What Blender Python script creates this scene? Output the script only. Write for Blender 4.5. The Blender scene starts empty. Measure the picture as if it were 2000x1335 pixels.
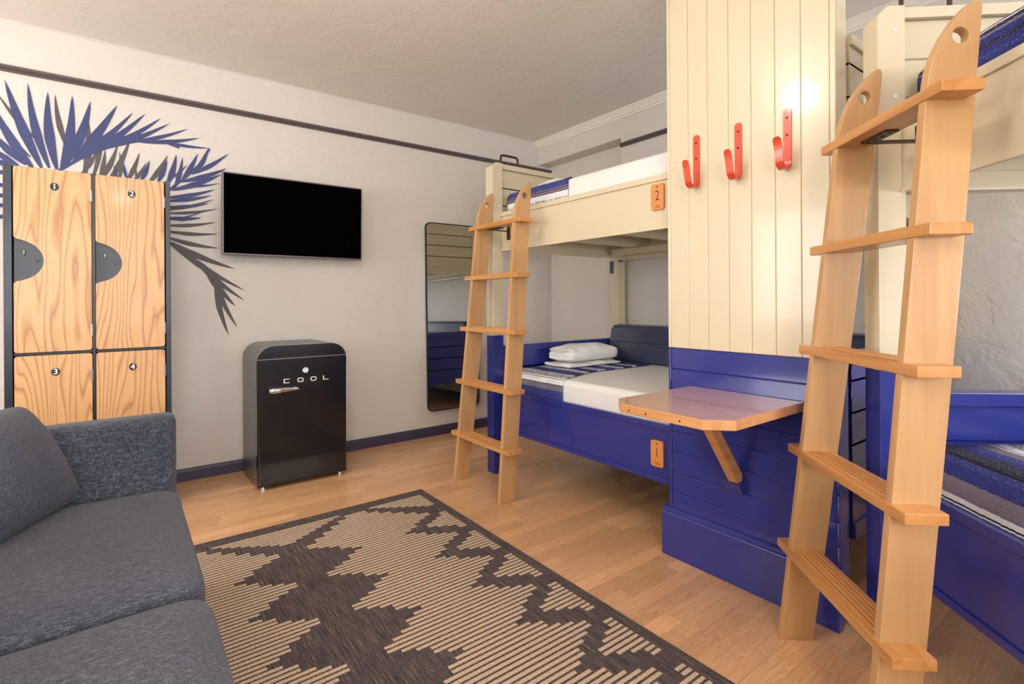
import bpy, bmesh, math, random
from math import sin, cos, pi, radians, sqrt, atan2
from mathutils import Vector, Matrix

# ------------------------------------------------------------------ scene set-up
scene = bpy.context.scene
COL = scene.collection
scene.view_settings.view_transform = 'Standard'
scene.view_settings.look = 'None'
scene.view_settings.gamma = 1.0
scene.view_settings.use_curve_mapping = False
scene.view_settings.exposure = 0.20

YAW = radians(37.0); ROLL = radians(0.4)
Fv = Vector((sin(YAW), cos(YAW), 0)); Rv = Vector((cos(YAW), -sin(YAW), 0)); Uv = Vector((0, 0, 1))
cam_data = bpy.data.cameras.new('camera')
cam = bpy.data.objects.new('camera', cam_data); COL.objects.link(cam)
r_ = Rv * cos(ROLL) - Uv * sin(ROLL); u_ = Rv * sin(ROLL) + Uv * cos(ROLL); b_ = -Fv
m = Matrix(((r_.x, u_.x, b_.x, 0), (r_.y, u_.y, b_.y, 0), (r_.z, u_.z, b_.z, 1.09), (0, 0, 0, 1)))
cam.matrix_world = m
cam_data.sensor_width = 36.0
cam_data.lens = 1010.0 * 36.0 / 2000.0
cam_data.shift_y = -(667.5 - 588.0) / 2000.0
cam_data.clip_start = 0.02
scene.camera = cam

world = bpy.data.worlds.new('sky'); scene.world = world; world.use_nodes = True
bg = world.node_tree.nodes['Background']
bg.inputs[0].default_value = (0.75, 0.86, 1.0, 1); bg.inputs[1].default_value = 1.0

def area(name, loc, direction, sx, sy, power, color):
    ld = bpy.data.lights.new(name, 'AREA'); ld.shape = 'RECTANGLE'; ld.size = sx; ld.size_y = sy
    ld.energy = power; ld.color = color
    o = bpy.data.objects.new(name, ld); COL.objects.link(o)
    o.location = loc
    o.rotation_euler = Vector(direction).to_track_quat('-Z', 'Z').to_euler()
    return o
# daylight through the two windows of the left wall and the two of the wall behind the camera
area('window_daylight', (-2.18, 2.50, 1.45), (1, 0, 0), 1.2, 1.3, 40, (1.0, 0.98, 0.95))
area('window_daylight', (-2.18, 0.30, 1.45), (1, 0, 0), 1.2, 1.3, 8, (1.0, 0.98, 0.95))
area('window_daylight', (-1.00, -2.08, 1.45), (0, 1, 0), 1.3, 1.3, 44, (0.96, 0.98, 1.0))
area('window_daylight', (0.35, -2.08, 1.45), (0, 1, 0), 1.0, 1.3, 28, (0.96, 0.98, 1.0))
area('window_daylight', (2.35, -2.08, 1.45), (0, 1, 0), 1.2, 1.3, 60, (0.93, 0.96, 1.0))
# globes for fill light: first follows a reflection on the column, others made up
GLOBE_GLOW = 56.0
GLOBES = [(0.35, 1.50, 2.34), (-1.35, 1.20, 2.30), (0.0, -0.9, 2.30)]

# ------------------------------------------------------------------ helpers
M = {}
def s2l(c):
    return tuple(((v / 255.0) / 12.92 if v / 255.0 <= 0.04045 else ((v / 255.0 + 0.055) / 1.055) ** 2.4) for v in c) + (1,)

class N:
    """small node builder"""
    def __init__(self, name):
        self.m = bpy.data.materials.new(name); self.m.use_nodes = True
        self.t = self.m.node_tree; self.b = self.t.nodes['Principled BSDF']
    def n(self, typ, **kw):
        nd = self.t.nodes.new(typ)
        for k, v in kw.items():
            if k.startswith('i_'):
                key = k[2:]
                key = int(key) if key.isdigit() else key.replace('_', ' ')
                self.set(nd.inputs[key], v)
            else: setattr(nd, k, v)
        return nd
    def set(self, sock, v):
        if isinstance(v, bpy.types.NodeSocket): self.t.links.new(v, sock)
        else: sock.default_value = v
    def math(self, op, a, b=None, c=None):
        nd = self.t.nodes.new('ShaderNodeMath'); nd.operation = op
        self.set(nd.inputs[0], a)
        if b is not None: self.set(nd.inputs[1], b)
        if c is not None: self.set(nd.inputs[2], c)
        return nd.outputs[0]
    def ramp(self, fac, stops, interp='LINEAR'):
        nd = self.t.nodes.new('ShaderNodeValToRGB'); nd.color_ramp.interpolation = interp
        e = nd.color_ramp.elements
        while len(e) > 1: e.remove(e[0])
        e[0].position = stops[0][0]; e[0].color = stops[0][1]
        for p, c in stops[1:]:
            x = e.new(p); x.color = c
        self.set(nd.inputs[0], fac); return nd.outputs[0]
    def mix(self, fac, a, b, typ='MIX'):
        nd = self.t.nodes.new('ShaderNodeMix'); nd.data_type = 'RGBA'; nd.blend_type = typ
        self.set(nd.inputs[0], fac); self.set(nd.inputs[6], a); self.set(nd.inputs[7], b); return nd.outputs[2]
    def coord(self, kind='Object', scale=(1, 1, 1), loc=(0, 0, 0)):
        tc = self.n('ShaderNodeTexCoord'); mp = self.n('ShaderNodeMapping')
        self.t.links.new(tc.outputs[kind], mp.inputs[0]); mp.inputs[3].default_value = scale; mp.inputs[1].default_value = loc
        return mp.outputs[0]
    def noise(self, vec, scale, detail=3, rough=0.5, dist=0.0):
        nd = self.n('ShaderNodeTexNoise'); self.set(nd.inputs['Vector'], vec)
        nd.inputs['Scale'].default_value = scale; nd.inputs['Detail'].default_value = detail
        nd.inputs['Roughness'].default_value = rough; nd.inputs['Distortion'].default_value = dist
        return nd.outputs[0]
    def bump(self, h, strength=0.2, dist=0.01):
        nd = self.n('ShaderNodeBump'); nd.inputs['Strength'].default_value = strength; nd.inputs['Distance'].default_value = dist
        self.set(nd.inputs['Height'], h); self.t.links.new(nd.outputs[0], self.b.inputs['Normal'])
    def out(self, color=None, rough=0.5, metal=0.0, spec=None, coat=None):
        if color is not None: self.set(self.b.inputs['Base Color'], color)
        self.set(self.b.inputs['Roughness'], rough); self.b.inputs['Metallic'].default_value = metal
        if spec is not None: self.b.inputs['Specular IOR Level'].default_value = spec
        if coat: self.b.inputs['Coat Weight'].default_value = coat; self.b.inputs['Coat Roughness'].default_value = 0.08
        return self.m

def oak():
    k = N('oak_door')
    oi = k.n('ShaderNodeObjectInfo'); sp = k.n('ShaderNodeSeparateXYZ'); tc = k.n('ShaderNodeTexCoord'); k.t.links.new(tc.outputs['Object'], sp.inputs[0])
    cb = k.n('ShaderNodeCombineXYZ')
    k.set(cb.inputs[0], k.math('MULTIPLY', sp.outputs[0], 3.0)); k.set(cb.inputs[1], k.math('MULTIPLY', oi.outputs['Random'], 30)); k.set(cb.inputs[2], k.math('MULTIPLY', sp.outputs[2], 0.42))
    n1 = k.noise(cb.outputs[0], 1.0, 3, 0.5, 0.15)
    w = k.math('FRACT', k.math('ADD', k.math('MULTIPLY', n1, 24), k.math('MULTIPLY', sp.outputs[0], 30)))
    line = k.ramp(w, [(0.0, (0.6, 0.6, 0.6, 1)), (0.16, (0.15, 0.15, 0.15, 1)), (0.7, (0.0, 0.0, 0.0, 1)), (0.9, (0.5, 0.5, 0.5, 1)), (1.0, (0.85, 0.85, 0.85, 1))])
    n2 = k.noise(k.coord('Object', (230, 230, 5)), 1.0, 3, 0.6)
    f = k.math('ADD', k.math('MULTIPLY', line, 0.8), k.math('MULTIPLY', n2, 0.35))
    c = k.ramp(f, [(0.05, s2l((220, 176, 126))), (0.35, s2l((208, 160, 108))), (0.95, s2l((160, 110, 68)))])
    k.bump(f, 0.06, 0.002)
    return k.out(c, 0.42, 0, None, 0.1)

def paint(name, rgb, rough=0.4, bump=0.0, coat=None, spec=None, var=0.0):
    k = N(name); v = k.coord()
    col = s2l(rgb)
    if var:
        nz = k.noise(v, 3.0, 4)
        dark = tuple(c * (1 - var) for c in col[:3]) + (1,)
        col = k.mix(nz, dark, col)
    if bump: k.bump(k.noise(v, 40, 3), bump, 0.004)
    return k.out(col, rough, 0, spec, coat)

def plaster(name, rgb, strength=0.5, big=1.0):
    k = N(name); v = k.coord()
    n1 = k.noise(v, 5 * big, 5, 0.62, 1.2)
    n2 = k.noise(v, 26 * big, 4, 0.6, 0.8)
    r = k.ramp(n1, [(0.40, (0, 0, 0, 1)), (0.52, (1, 1, 1, 1)), (0.60, (0.75, 0.75, 0.75, 1))])
    h = k.math('ADD', k.math('MULTIPLY', r, 0.5), k.math('MULTIPLY', n2, 0.6))
    k.bump(h, strength, 0.006)
    col = s2l(rgb); dk = tuple(c * 0.93 for c in col[:3]) + (1,)
    c = k.mix(k.noise(v, 1.3, 3), dk, col)
    return k.out(c, 0.62, 0, 0.3)

def wood(name, c1, c2, axis='Z', scale=1.0, rough=0.38, grain=0.5, coat=0.15, rings=14.0):
    k = N(name)
    st = {'Z': (6, 6, 0.55), 'X': (0.55, 6, 6), 'Y': (6, 0.55, 6)}[axis]
    v = k.coord('Object', tuple(a * scale for a in st))
    n1 = k.noise(v, 1.0, 3, 0.5, 0.35)
    w = k.math('FRACT', k.math('MULTIPLY', n1, rings))
    w = k.ramp(w, [(0.0, (1, 1, 1, 1)), (0.3, (0.55, 0.55, 0.55, 1)), (0.8, (0.15, 0.15, 0.15, 1)), (1.0, (1, 1, 1, 1))])
    st2 = {'Z': (90, 90, 3), 'X': (3, 90, 90), 'Y': (90, 3, 90)}[axis]
    n2 = k.noise(k.coord('Object', tuple(a * scale for a in st2)), 1.0, 3, 0.6)
    f = k.math('ADD', k.math('MULTIPLY', w, grain), k.math('MULTIPLY', n2, 0.45))
    c = k.ramp(f, [(0.1, s2l(c1)), (0.75, s2l(c2))])
    if coat < 0.9: k.bump(n2, 0.08, 0.002)
    return k.out(c, rough, 0, None, coat)

def obj(name, bm, mats, parent=None, smooth=True, label=None):
    me = bpy.data.meshes.new(name)
    bmesh.ops.recalc_face_normals(bm, faces=bm.faces)
    bm.to_mesh(me); bm.free()
    for mt in (mats if isinstance(mats, (list, tuple)) else [mats]): me.materials.append(mt)
    if smooth:
        for p in me.polygons: p.use_smooth = True
        try: me.set_sharp_from_angle(angle=radians(40))
        except Exception: pass
    o = bpy.data.objects.new(name, me); COL.objects.link(o)
    if parent: o.parent = parent
    if label: o['label'] = label
    if smooth and len(me.polygons) < 4000 and mats is not M.get('sofa') and mats is not M.get('towel'):
        wn = o.modifiers.new('weighted_normal', 'WEIGHTED_NORMAL'); wn.keep_sharp = True; wn.weight = 80
    return o

def thing(name, label, cat, loc=(0, 0, 0), rotz=0.0, group=None):
    o = bpy.data.objects.new(name, None); COL.objects.link(o)
    o.location = loc; o.rotation_euler = (0, 0, rotz); o.empty_display_size = 0.1
    o['label'] = label; o['category'] = cat
    if group: o['group'] = group
    return o

def tag(o, label, cat, group=None, kind=None):
    o['label'] = label; o['category'] = cat
    if group: o['group'] = group
    if kind: o['kind'] = kind
    return o

def struct(name, bm, mt, parent=None, smooth=False):
    o = obj(name, bm, mt, parent, smooth)
    o['kind'] = 'structure'
    return o

def box(bm, x0, x1, y0, y1, z0, z1, bev=0.0, seg=2, mat=0, M=None):
    vs = [bm.verts.new((x, y, z)) for x in (x0, x1) for y in (y0, y1) for z in (z0, z1)]
    F = [(0, 1, 3, 2), (4, 6, 7, 5), (0, 4, 5, 1), (2, 3, 7, 6), (0, 2, 6, 4), (1, 5, 7, 3)]
    fs = [bm.faces.new([vs[i] for i in f]) for f in F]
    for f in fs: f.material_index = mat
    out = list(vs)
    if bev > 0:
        es = list({e for f in fs for e in f.edges})
        r = bmesh.ops.bevel(bm, geom=es, offset=bev, segments=seg, profile=0.5, affect='EDGES')
        out = list({v for f in r['faces'] for v in f.verts})
        for f in r['faces']: f.material_index = mat
    if M is not None:
        bmesh.ops.transform(bm, matrix=M, verts=[v for v in out if v.is_valid])
    return out

def prism(bm, pts, a0, a1, axis='Y', mat=0, bev=0.0, seg=2):
    """extrude a 2-D polygon; pts are (x,z) for axis Y, (y,z) for X, (x,y) for Z"""
    def P(p, a):
        return {'Y': (p[0], a, p[1]), 'X': (a, p[0], p[1]), 'Z': (p[0], p[1], a)}[axis]
    lo = [bm.verts.new(P(p, a0)) for p in pts]; hi = [bm.verts.new(P(p, a1)) for p in pts]
    n = len(pts); fs = []
    c0 = bm.faces.new(lo); c1 = bm.faces.new(hi[::-1]); fs = [c0, c1]
    for i in range(n): fs.append(bm.faces.new([lo[i], hi[i], hi[(i + 1) % n], lo[(i + 1) % n]]))
    for f in fs: f.material_index = mat
    if bev > 0:
        es = list(c0.edges) + list(c1.edges)
        r = bmesh.ops.bevel(bm, geom=es, offset=bev, segments=seg, profile=0.5, affect='EDGES')
        for f in r['faces']: f.material_index = mat
    return fs

def prism_hole(bm, pts, hole, a0, a1, axis, mat=0):
    """polygon prism with one hole (hole = list of points)"""
    def P(p, a):
        return {'Y': (p[0], a, p[1]), 'X': (a, p[0], p[1]), 'Z': (p[0], p[1], a)}[axis]
    for rings in (pts, hole):
        pass
    for a in (a0, a1):
        o = [bm.verts.new(P(p, a)) for p in pts]; h = [bm.verts.new(P(p, a)) for p in hole]
        es = [bm.edges.new((o[i], o[(i + 1) % len(o)])) for i in range(len(o))]
        es += [bm.edges.new((h[i], h[(i + 1) % len(h)])) for i in range(len(h))]
        bmesh.ops.triangle_fill(bm, edges=es, use_beauty=True)
        if a == a0: O0, H0 = o, h
        else: O1, H1 = o, h
    for A, B in ((O0, O1), (H0, H1)):
        for i in range(len(A)):
            bm.faces.new([A[i], A[(i + 1) % len(A)], B[(i + 1) % len(A)], B[i]])
    for f in bm.faces: f.material_index = mat if f.material_index == 0 else f.material_index

def tube(bm, pts, r, seg=10, closed=False, cap=True, mat=0):
    P = [Vector(p) for p in pts]; n = len(P); rings = []
    up = Vector((0, 0, 1))
    for i in range(n):
        if i == 0: t = P[1] - P[0]
        elif i == n - 1: t = P[-1] - P[-2]
        else: t = (P[i + 1] - P[i]).normalized() + (P[i] - P[i - 1]).normalized()
        t.normalize()
        a = t.cross(up)
        if a.length < 1e-3: a = t.cross(Vector((1, 0, 0)))
        if i and a.dot(prev) < 0: a = -a
        a.normalize(); prev = a; b = t.cross(a)
        rr = r[i] if isinstance(r, (list, tuple)) else r
        rings.append([bm.verts.new(P[i] + (a * cos(2 * pi * k / seg) + b * sin(2 * pi * k / seg)) * rr) for k in range(seg)])
    for i in range(n - 1):
        for k in range(seg):
            f = bm.faces.new([rings[i][k], rings[i][(k + 1) % seg], rings[i + 1][(k + 1) % seg], rings[i + 1][k]]); f.material_index = mat
    if cap:
        f = bm.faces.new(rings[0][::-1]); f.material_index = mat
        f = bm.faces.new(rings[-1]); f.material_index = mat

def arc(cx, cy, r, a0, a1, n):
    return [(cx + r * cos(radians(a0 + (a1 - a0) * i / n)), cy + r * sin(radians(a0 + (a1 - a0) * i / n))) for i in range(n + 1)]

def rrect(x0, x1, y0, y1, r, n=5):
    return (arc(x1 - r, y1 - r, r, 0, 90, n) + arc(x0 + r, y1 - r, r, 90, 180, n) +
            arc(x0 + r, y0 + r, r, 180, 270, n) + arc(x1 - r, y0 + r, r, 270, 360, n))

def circle(cx, cy, r, n=20): return [(cx + r * cos(2 * pi * i / n), cy + r * sin(2 * pi * i / n)) for i in range(n)]

def text_mesh(name, body, size, mt, parent, loc, rot, extrude=0.001, bold=0.0, label=None, sx=1.0):
    cu = bpy.data.curves.new(name, 'FONT'); cu.body = body; cu.size = size; cu.extrude = extrude; cu.offset = bold
    cu.align_x = 'CENTER'; cu.align_y = 'CENTER'; cu.resolution_u = 4
    tmp = bpy.data.objects.new(name, cu); COL.objects.link(tmp)
    dg = bpy.context.evaluated_depsgraph_get(); dg.update()
    me = bpy.data.meshes.new_from_object(tmp.evaluated_get(dg))
    bpy.data.objects.remove(tmp); bpy.data.curves.remove(cu)
    me.materials.clear(); me.materials.append(mt)
    o = bpy.data.objects.new(name, me); COL.objects.link(o); o.parent = parent
    o.location = loc; o.rotation_euler = rot; o.scale = (sx, 1, 1)
    if label: o['label'] = label
    return o
def B(): return bmesh.new()

# ------------------------------------------------------------------ materials
M['wall'] = plaster('wall_plaster', (224, 217, 209), 0.48)
M['ceiling'] = plaster('ceiling_plaster', (240, 234, 226), 0.4, 0.8)
M['white_trim'] = paint('white_trim_paint', (240, 234, 224), 0.4)
M['dark_trim'] = paint('dark_taupe_trim_paint', (94, 84, 84), 0.45)
M['baseboard'] = paint('navy_taupe_baseboard_paint', (66, 60, 84), 0.45)
M['cream'] = paint('cream_gloss_paint', (218, 205, 174), 0.27, 0.03, 0.3)
M['blue'] = paint('blue_gloss_paint', (44, 53, 136), 0.24, 0.03, 0.3)
M['steel_dark'] = paint('dark_locker_steel', (36, 41, 52), 0.38, coat=0.1)
M['oak'] = oak()
M['maple'] = wood('varnished_maple', (208, 164, 112), (182, 136, 88), 'Z', 0.6, 0.36, 0.30, 0.25, 6)
M['maple_rung'] = wood('varnished_maple_rung_lit', (216, 158, 96), (188, 124, 64), 'X', 0.8, 0.34, 0.35, 0.3, 7)  # warmer than the stile maple: light from the left put into the colour
M['table_edge'] = wood('table_edge_wood', (226, 166, 106), (196, 132, 76), 'Y', 0.8, 0.36, 0.3, 0.2, 7)
M['table_top'] = wood('table_top_veneer', (226, 176, 138), (212, 158, 118), 'Y', 0.35, 0.14, 0.18, 1.0, 5)
M['plaque'] = wood('number_plaque_wood', (224, 150, 84), (204, 128, 66), 'Z', 1.0, 0.4, 0.25, 0.1, 6)
M['engrave'] = paint('burnt_engraving', (116, 66, 26), 0.7)
M['sunmark'] = paint('orange_sun_mark', (206, 108, 34), 0.6)
M['red'] = paint('orange_red_enamel', (218, 76, 42), 0.25, 0.25, 0.5)
M['screw'] = N('dark_screw').out((0.05, 0.03, 0.025, 1), 0.4, 0.8)
M['white_sheet'] = paint('white_cotton', (236, 234, 230), 0.85, 0.15)
M['towel'] = paint('white_terry', (244, 242, 238), 0.95, 0.9)
M['vinyl'] = paint('navy_vinyl', (54, 62, 92), 0.32, 0.1, 0.1)
M['rust'] = N('rusty_metal').out(s2l((88, 62, 54)), 0.5, 0.6)
M['bronze'] = N('dark_bronze_metal').out(s2l((72, 62, 62)), 0.4, 0.7)
M['black_gloss'] = paint('black_gloss_enamel', (14, 13, 18), 0.24, coat=0.35)
M['graphite'] = N('graphite_metal_side').out(s2l((124, 122, 122)), 0.34, 0.8)
M['letter'] = N('bright_letter_metal').out((0.9, 0.9, 0.92, 1), 0.5, 0.6)
M['chrome'] = N('chrome').out((0.85, 0.85, 0.86, 1), 0.12, 1.0)
M['screen'] = paint('tv_screen', (4, 4, 5), 0.6, spec=0.0)
M['bezel'] = N('tv_bezel').out(s2l((110, 100, 102)), 0.35, 0.6)
M['black_plastic'] = paint('black_plastic', (24, 24, 28), 0.4)
M['mirror'] = N('mirror_glass').out((0.82, 0.84, 0.84, 1), 0.02, 1.0)
M['label_white'] = paint('white_print', (235, 235, 238), 0.6)
M['label_black'] = paint('navy_black_disc', (30, 30, 40), 0.5)
M['mural_blue'] = paint('mural_blue_paint', (62, 70, 120), 0.6, 0.5, var=0.2)
M['mural_grey'] = paint('mural_grey_paint', (92, 84, 86), 0.6, 0.5, var=0.15)
M['hinge'] = N('steel_hinge').out(s2l((150, 146, 140)), 0.35, 0.9)
M['glass'] = N('window_glass').out((0.9, 0.95, 1, 1), 0.02); M['glass'].node_tree.nodes['Principled BSDF'].inputs['Transmission Weight'].default_value = 1.0
_k = N('fill_lamp_diffuser'); _k.b.inputs['Emission Color'].default_value = (1, 0.94, 0.86, 1); _k.b.inputs['Emission Strength'].default_value = GLOBE_GLOW
M['lamp'] = _k.out((0.9, 0.85, 0.8, 1), 0.5)

def floor_mat():
    k = N('laminate_floor'); tc = k.n('ShaderNodeTexCoord'); sp = k.n('ShaderNodeSeparateXYZ')
    k.t.links.new(tc.outputs['Object'], sp.inputs[0]); x, y = sp.outputs[0], sp.outputs[1]
    row = k.math('FLOOR', k.math('DIVIDE', y, 0.066))
    wn = k.n('ShaderNodeTexWhiteNoise', noise_dimensions='1D'); k.set(wn.inputs['W'], row)
    xs = k.math('ADD', x, k.math('MULTIPLY', wn.outputs[0], 3.1))
    # uneven strip lengths
    wob = k.math('MULTIPLY', k.math('SINE', k.math('MULTIPLY', k.math('ADD', xs, row), 7.3)), 0.07)
    u = k.math('DIVIDE', k.math('ADD', xs, wob), 0.40)
    cell = k.math('FLOOR', u)
    cv = k.n('ShaderNodeCombineXYZ'); k.set(cv.inputs[0], cell); k.set(cv.inputs[1], row)
    w2 = k.n('ShaderNodeTexWhiteNoise', noise_dimensions='3D'); k.set(w2.inputs['Vector'], cv.outputs[0])
    rnd = w2.outputs[0]
    # grain, shifted per strip
    off = k.n('ShaderNodeCombineXYZ'); k.set(off.inputs[0], k.math('ADD', k.math('MULTIPLY', x, 1.1), k.math('MULTIPLY', rnd, 40)))
    k.set(off.inputs[1], k.math('MULTIPLY', y, 13)); k.set(off.inputs[2], k.math('MULTIPLY', rnd, 17))
    n1 = k.noise(off.outputs[0], 1.6, 3, 0.5, 0.5)
    w = k.math('FRACT', k.math('MULTIPLY', n1, 13))
    off2 = k.n('ShaderNodeCombineXYZ'); k.set(off2.inputs[0], k.math('MULTIPLY', x, 5)); k.set(off2.inputs[1], k.math('MULTIPLY', y, 160)); k.set(off2.inputs[2], rnd)
    n2 = k.noise(off2.outputs[0], 1.0, 3, 0.6)
    f = k.math('ADD', k.math('MULTIPLY', w, 0.30), k.math('MULTIPLY', n2, 0.42))
    c = k.ramp(f, [(0.1, s2l((232, 186, 138))), (0.7, s2l((198, 144, 98)))])
    tint = k.ramp(rnd, [(0.0, (0.82, 0.80, 0.78, 1)), (0.4, (0.93, 0.92, 0.91, 1)), (0.8, (1, 1, 1, 1)), (1.0, (1.14, 1.15, 1.16, 1))])
    c = k.mix(1.0, c, tint, 'MULTIPLY')
    fy = k.math('FRACT', k.math('DIVIDE', y, 0.198)); seam = k.math('LESS_THAN', fy, 0.008)
    c = k.mix(k.math('MULTIPLY', seam, 0.45), c, s2l((110, 72, 48)))
    k.bump(n2, 0.05, 0.001)
    return k.out(c, 0.30, 0, 0.5, 0.12)
M['floor'] = floor_mat()

def sofa_mat():
    k = N('charcoal_woven_fabric'); v = k.coord()
    a = k.noise(k.coord('Object', (700, 700, 60)), 1.0, 2, 0.6); b2 = k.noise(k.coord('Object', (60, 600, 500)), 1.0, 2, 0.6)
    f = k.math('MULTIPLY', k.math('ADD', a, b2), 0.5)
    big = k.noise(v, 3, 3)
    f2 = k.math('ADD', f, k.math('MULTIPLY', big, 0.12))
    c = k.ramp(f2, [(0.43, s2l((32, 35, 47))), (0.58, s2l((62, 66, 80))), (0.74, s2l((132, 134, 144)))])
    k.bump(f, 0.6, 0.002)
    k.b.inputs['Sheen Weight'].default_value = 0.12
    return k.out(c, 0.9)
M['sofa'] = sofa_mat()

def rug_dark():
    k = N('rug_dark_flatweave')
    a = k.noise(k.coord('Object', (230, 9, 1)), 1.0, 3, 0.6)
    b2 = k.noise(k.coord('Object', (420, 60, 1)), 1.0, 2, 0.6)
    f = k.math('ADD', k.math('MULTIPLY', a, 0.65), k.math('MULTIPLY', b2, 0.35))
    c = k.ramp(f, [(0.36, s2l((44, 38, 42))), (0.50, s2l((78, 68, 68))), (0.60, s2l((104, 92, 86))), (0.70, s2l((176, 152, 128)))])
    k.bump(b2, 0.5, 0.002)
    return k.out(c, 0.95)
def rug_tan():
    k = N('rug_tan_yarn')
    a = k.noise(k.coord('Object', (260, 260, 1)), 1.0, 2, 0.7)
    c = k.ramp(a, [(0.35, s2l((146, 118, 96))), (0.48, s2l((204, 178, 150))), (0.7, s2l((222, 200, 172)))])
    k.bump(a, 0.7, 0.002)
    return k.out(c, 0.95)
M['rug_dark'] = rug_dark(); M['rug_tan'] = rug_tan()

def serape(name, bands, total):
    """bands: list of (width, key); keys: w white, k black, n navy, g grey, p black/white pattern, s speckled navy, d dark speckle"""
    k = N(name)
    tc = k.n('ShaderNodeTexCoord'); sp = k.n('ShaderNodeSeparateXYZ'); k.t.links.new(tc.outputs['UV'], sp.inputs[0])
    u, v = sp.outputs[0], sp.outputs[1]
    cw = k.n('ShaderNodeCombineXYZ'); k.set(cw.inputs[0], k.math('MULTIPLY', u, 60)); k.set(cw.inputs[1], k.math('MULTIPLY', v, 6))
    wob = k.math('MULTIPLY', k.math('SUBTRACT', k.noise(cw.outputs[0], 1.0, 2), 0.5), 0.006 / total)
    t = k.math('ADD', k.math('DIVIDE', v, total), wob)
    base = {'w': (232, 230, 232), 'k': (28, 26, 34), 'n': (38, 48, 122), 'g': (120, 112, 128), 'p': (232, 230, 232), 's': (46, 56, 134), 'd': (30, 32, 62)}
    patk = {'w': 0, 'k': 0, 'n': 0.15, 'g': 0.3, 'p': 1, 's': 0.5, 'd': 0.5}
    tot = sum(b[0] for b in bands); acc = 0; st = []; sm = []
    for w_, key in bands:
        st.append((acc / tot, s2l(base[key]))); sm.append((acc / tot, (patk[key],) * 3 + (1,))); acc += w_
    c = k.ramp(t, st, 'CONSTANT'); pm = k.ramp(t, sm, 'CONSTANT')
    cp = k.n('ShaderNodeCombineXYZ'); k.set(cp.inputs[0], k.math('MULTIPLY', u, 75)); k.set(cp.inputs[1], k.math('MULTIPLY', v, 75))
    zig = k.noise(cp.outputs[0], 1.0, 1, 0.5, 1.5)
    z2 = k.math('ABSOLUTE', k.math('SUBTRACT', zig, 0.5)); bl = k.math('LESS_THAN', z2, 0.055)
    fine = k.n('ShaderNodeCombineXYZ'); k.set(fine.inputs[0], k.math('MULTIPLY', u, 320)); k.set(fine.inputs[1], k.math('MULTIPLY', v, 180))
    fn = k.noise(fine.outputs[0], 1.0, 2, 0.7)
    isp = k.math('GREATER_THAN', pm, 0.9)
    c = k.mix(k.math('MULTIPLY', isp, bl), c, s2l((26, 24, 32)))
    spk = k.math('MULTIPLY', k.math('MULTIPLY', k.math('GREATER_THAN', fn, 0.62), pm), k.math('SUBTRACT', 1.0, isp))
    c = k.mix(spk, c, s2l((224, 220, 230)))
    k.bump(fn, 0.7, 0.003)
    return k.out(c, 0.95)

# ------------------------------------------------------------------ room shell
XL, XB, YA, YN, ZC = -2.30, 3.16, 3.76, -2.20, 2.59
bm = B(); box(bm, XL - .15, XB + .3, YN - .15, YA + .15, -0.12, 0.0); struct('floor', bm, M['floor'])
bm = B(); box(bm, XL - .15, XB + .3, YN - .15, YA + .15, ZC, ZC + 0.12); struct('ceiling', bm, M['ceiling'])
bm = B(); box(bm, XL - .15, XB + .30, YA, YA + .15, 0, ZC); struct('wall_back', bm, M['wall'])
# right wall with its shallow alcove next to the corner
bm = B()
box(bm, XB, XB + .3, YN - .15, 2.745, 0, ZC)
box(bm, XB, XB + .3, 2.745, YA, 2.375, ZC)
box(bm, XB + .15, XB + .3, 2.745, YA, 0, 2.375)
struct('wall_right', bm, M['wall'])

def wall_with_windows(name, fixed, axis, spans, a0, a1, sill, head):
    bm = B()
    def bb(p0, p1, z0, z1):
        if axis == 'X': box(bm, fixed[0], fixed[1], p0, p1, z0, z1)
        else: box(bm, p0, p1, fixed[0], fixed[1], z0, z1)
    bb(a0, a1, 0, sill); bb(a0, a1, head, ZC)
    cur = a0
    for s0, s1 in spans: bb(cur, s0, sill, head); cur = s1
    bb(cur, a1, sill, head)
    struct(name, bm, M['wall'])
wall_with_windows('wall_left', (XL - .15, XL), 'X', [(-.35, .95), (1.85, 3.15)], YN - .15, YA, .80, 2.10)
wall_with_windows('wall_front', (YN - .15, YN), 'Y', [(-1.65, -.35), (-.15, .85), (1.75, 2.95)], XL, XB, .80, 2.10)
def window(idx, axis, a0, a1, fixed):
    fr = B(); gl = B()
    def bb(bmx, p0, p1, z0, z1, d0, d1):
        if axis == 'X': box(bmx, fixed + d0, fixed + d1, p0, p1, z0, z1)
        else: box(bmx, p0, p1, fixed + d0, fixed + d1, z0, z1)
    z0, z1 = .80, 2.10; w = .05; c = (a0 + a1) / 2
    for q in ((a0, a0 + w, z0, z1), (a1 - w, a1, z0, z1), (a0 + w, a1 - w, z0, z0 + w), (a0 + w, a1 - w, z1 - w, z1), (c - .02, c + .02, z0 + w, z1 - w)):
        bb(fr, *q, -.10, -.05)
    bb(gl, a0 + w, a1 - w, z0 + w, z1 - w, -.078, -.072)
    o = struct('window_%d' % idx, fr, M['white_trim']); g = obj('pane', gl, M['glass'], o)
window(1, 'X', 1.85, 3.15, XL); window(2, 'X', -.35, .95, XL); window(3, 'Y', -1.65, -.35, YN); window(4, 'Y', -.15, .85, YN); window(5, 'Y', 1.75, 2.95, YN)

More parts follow.
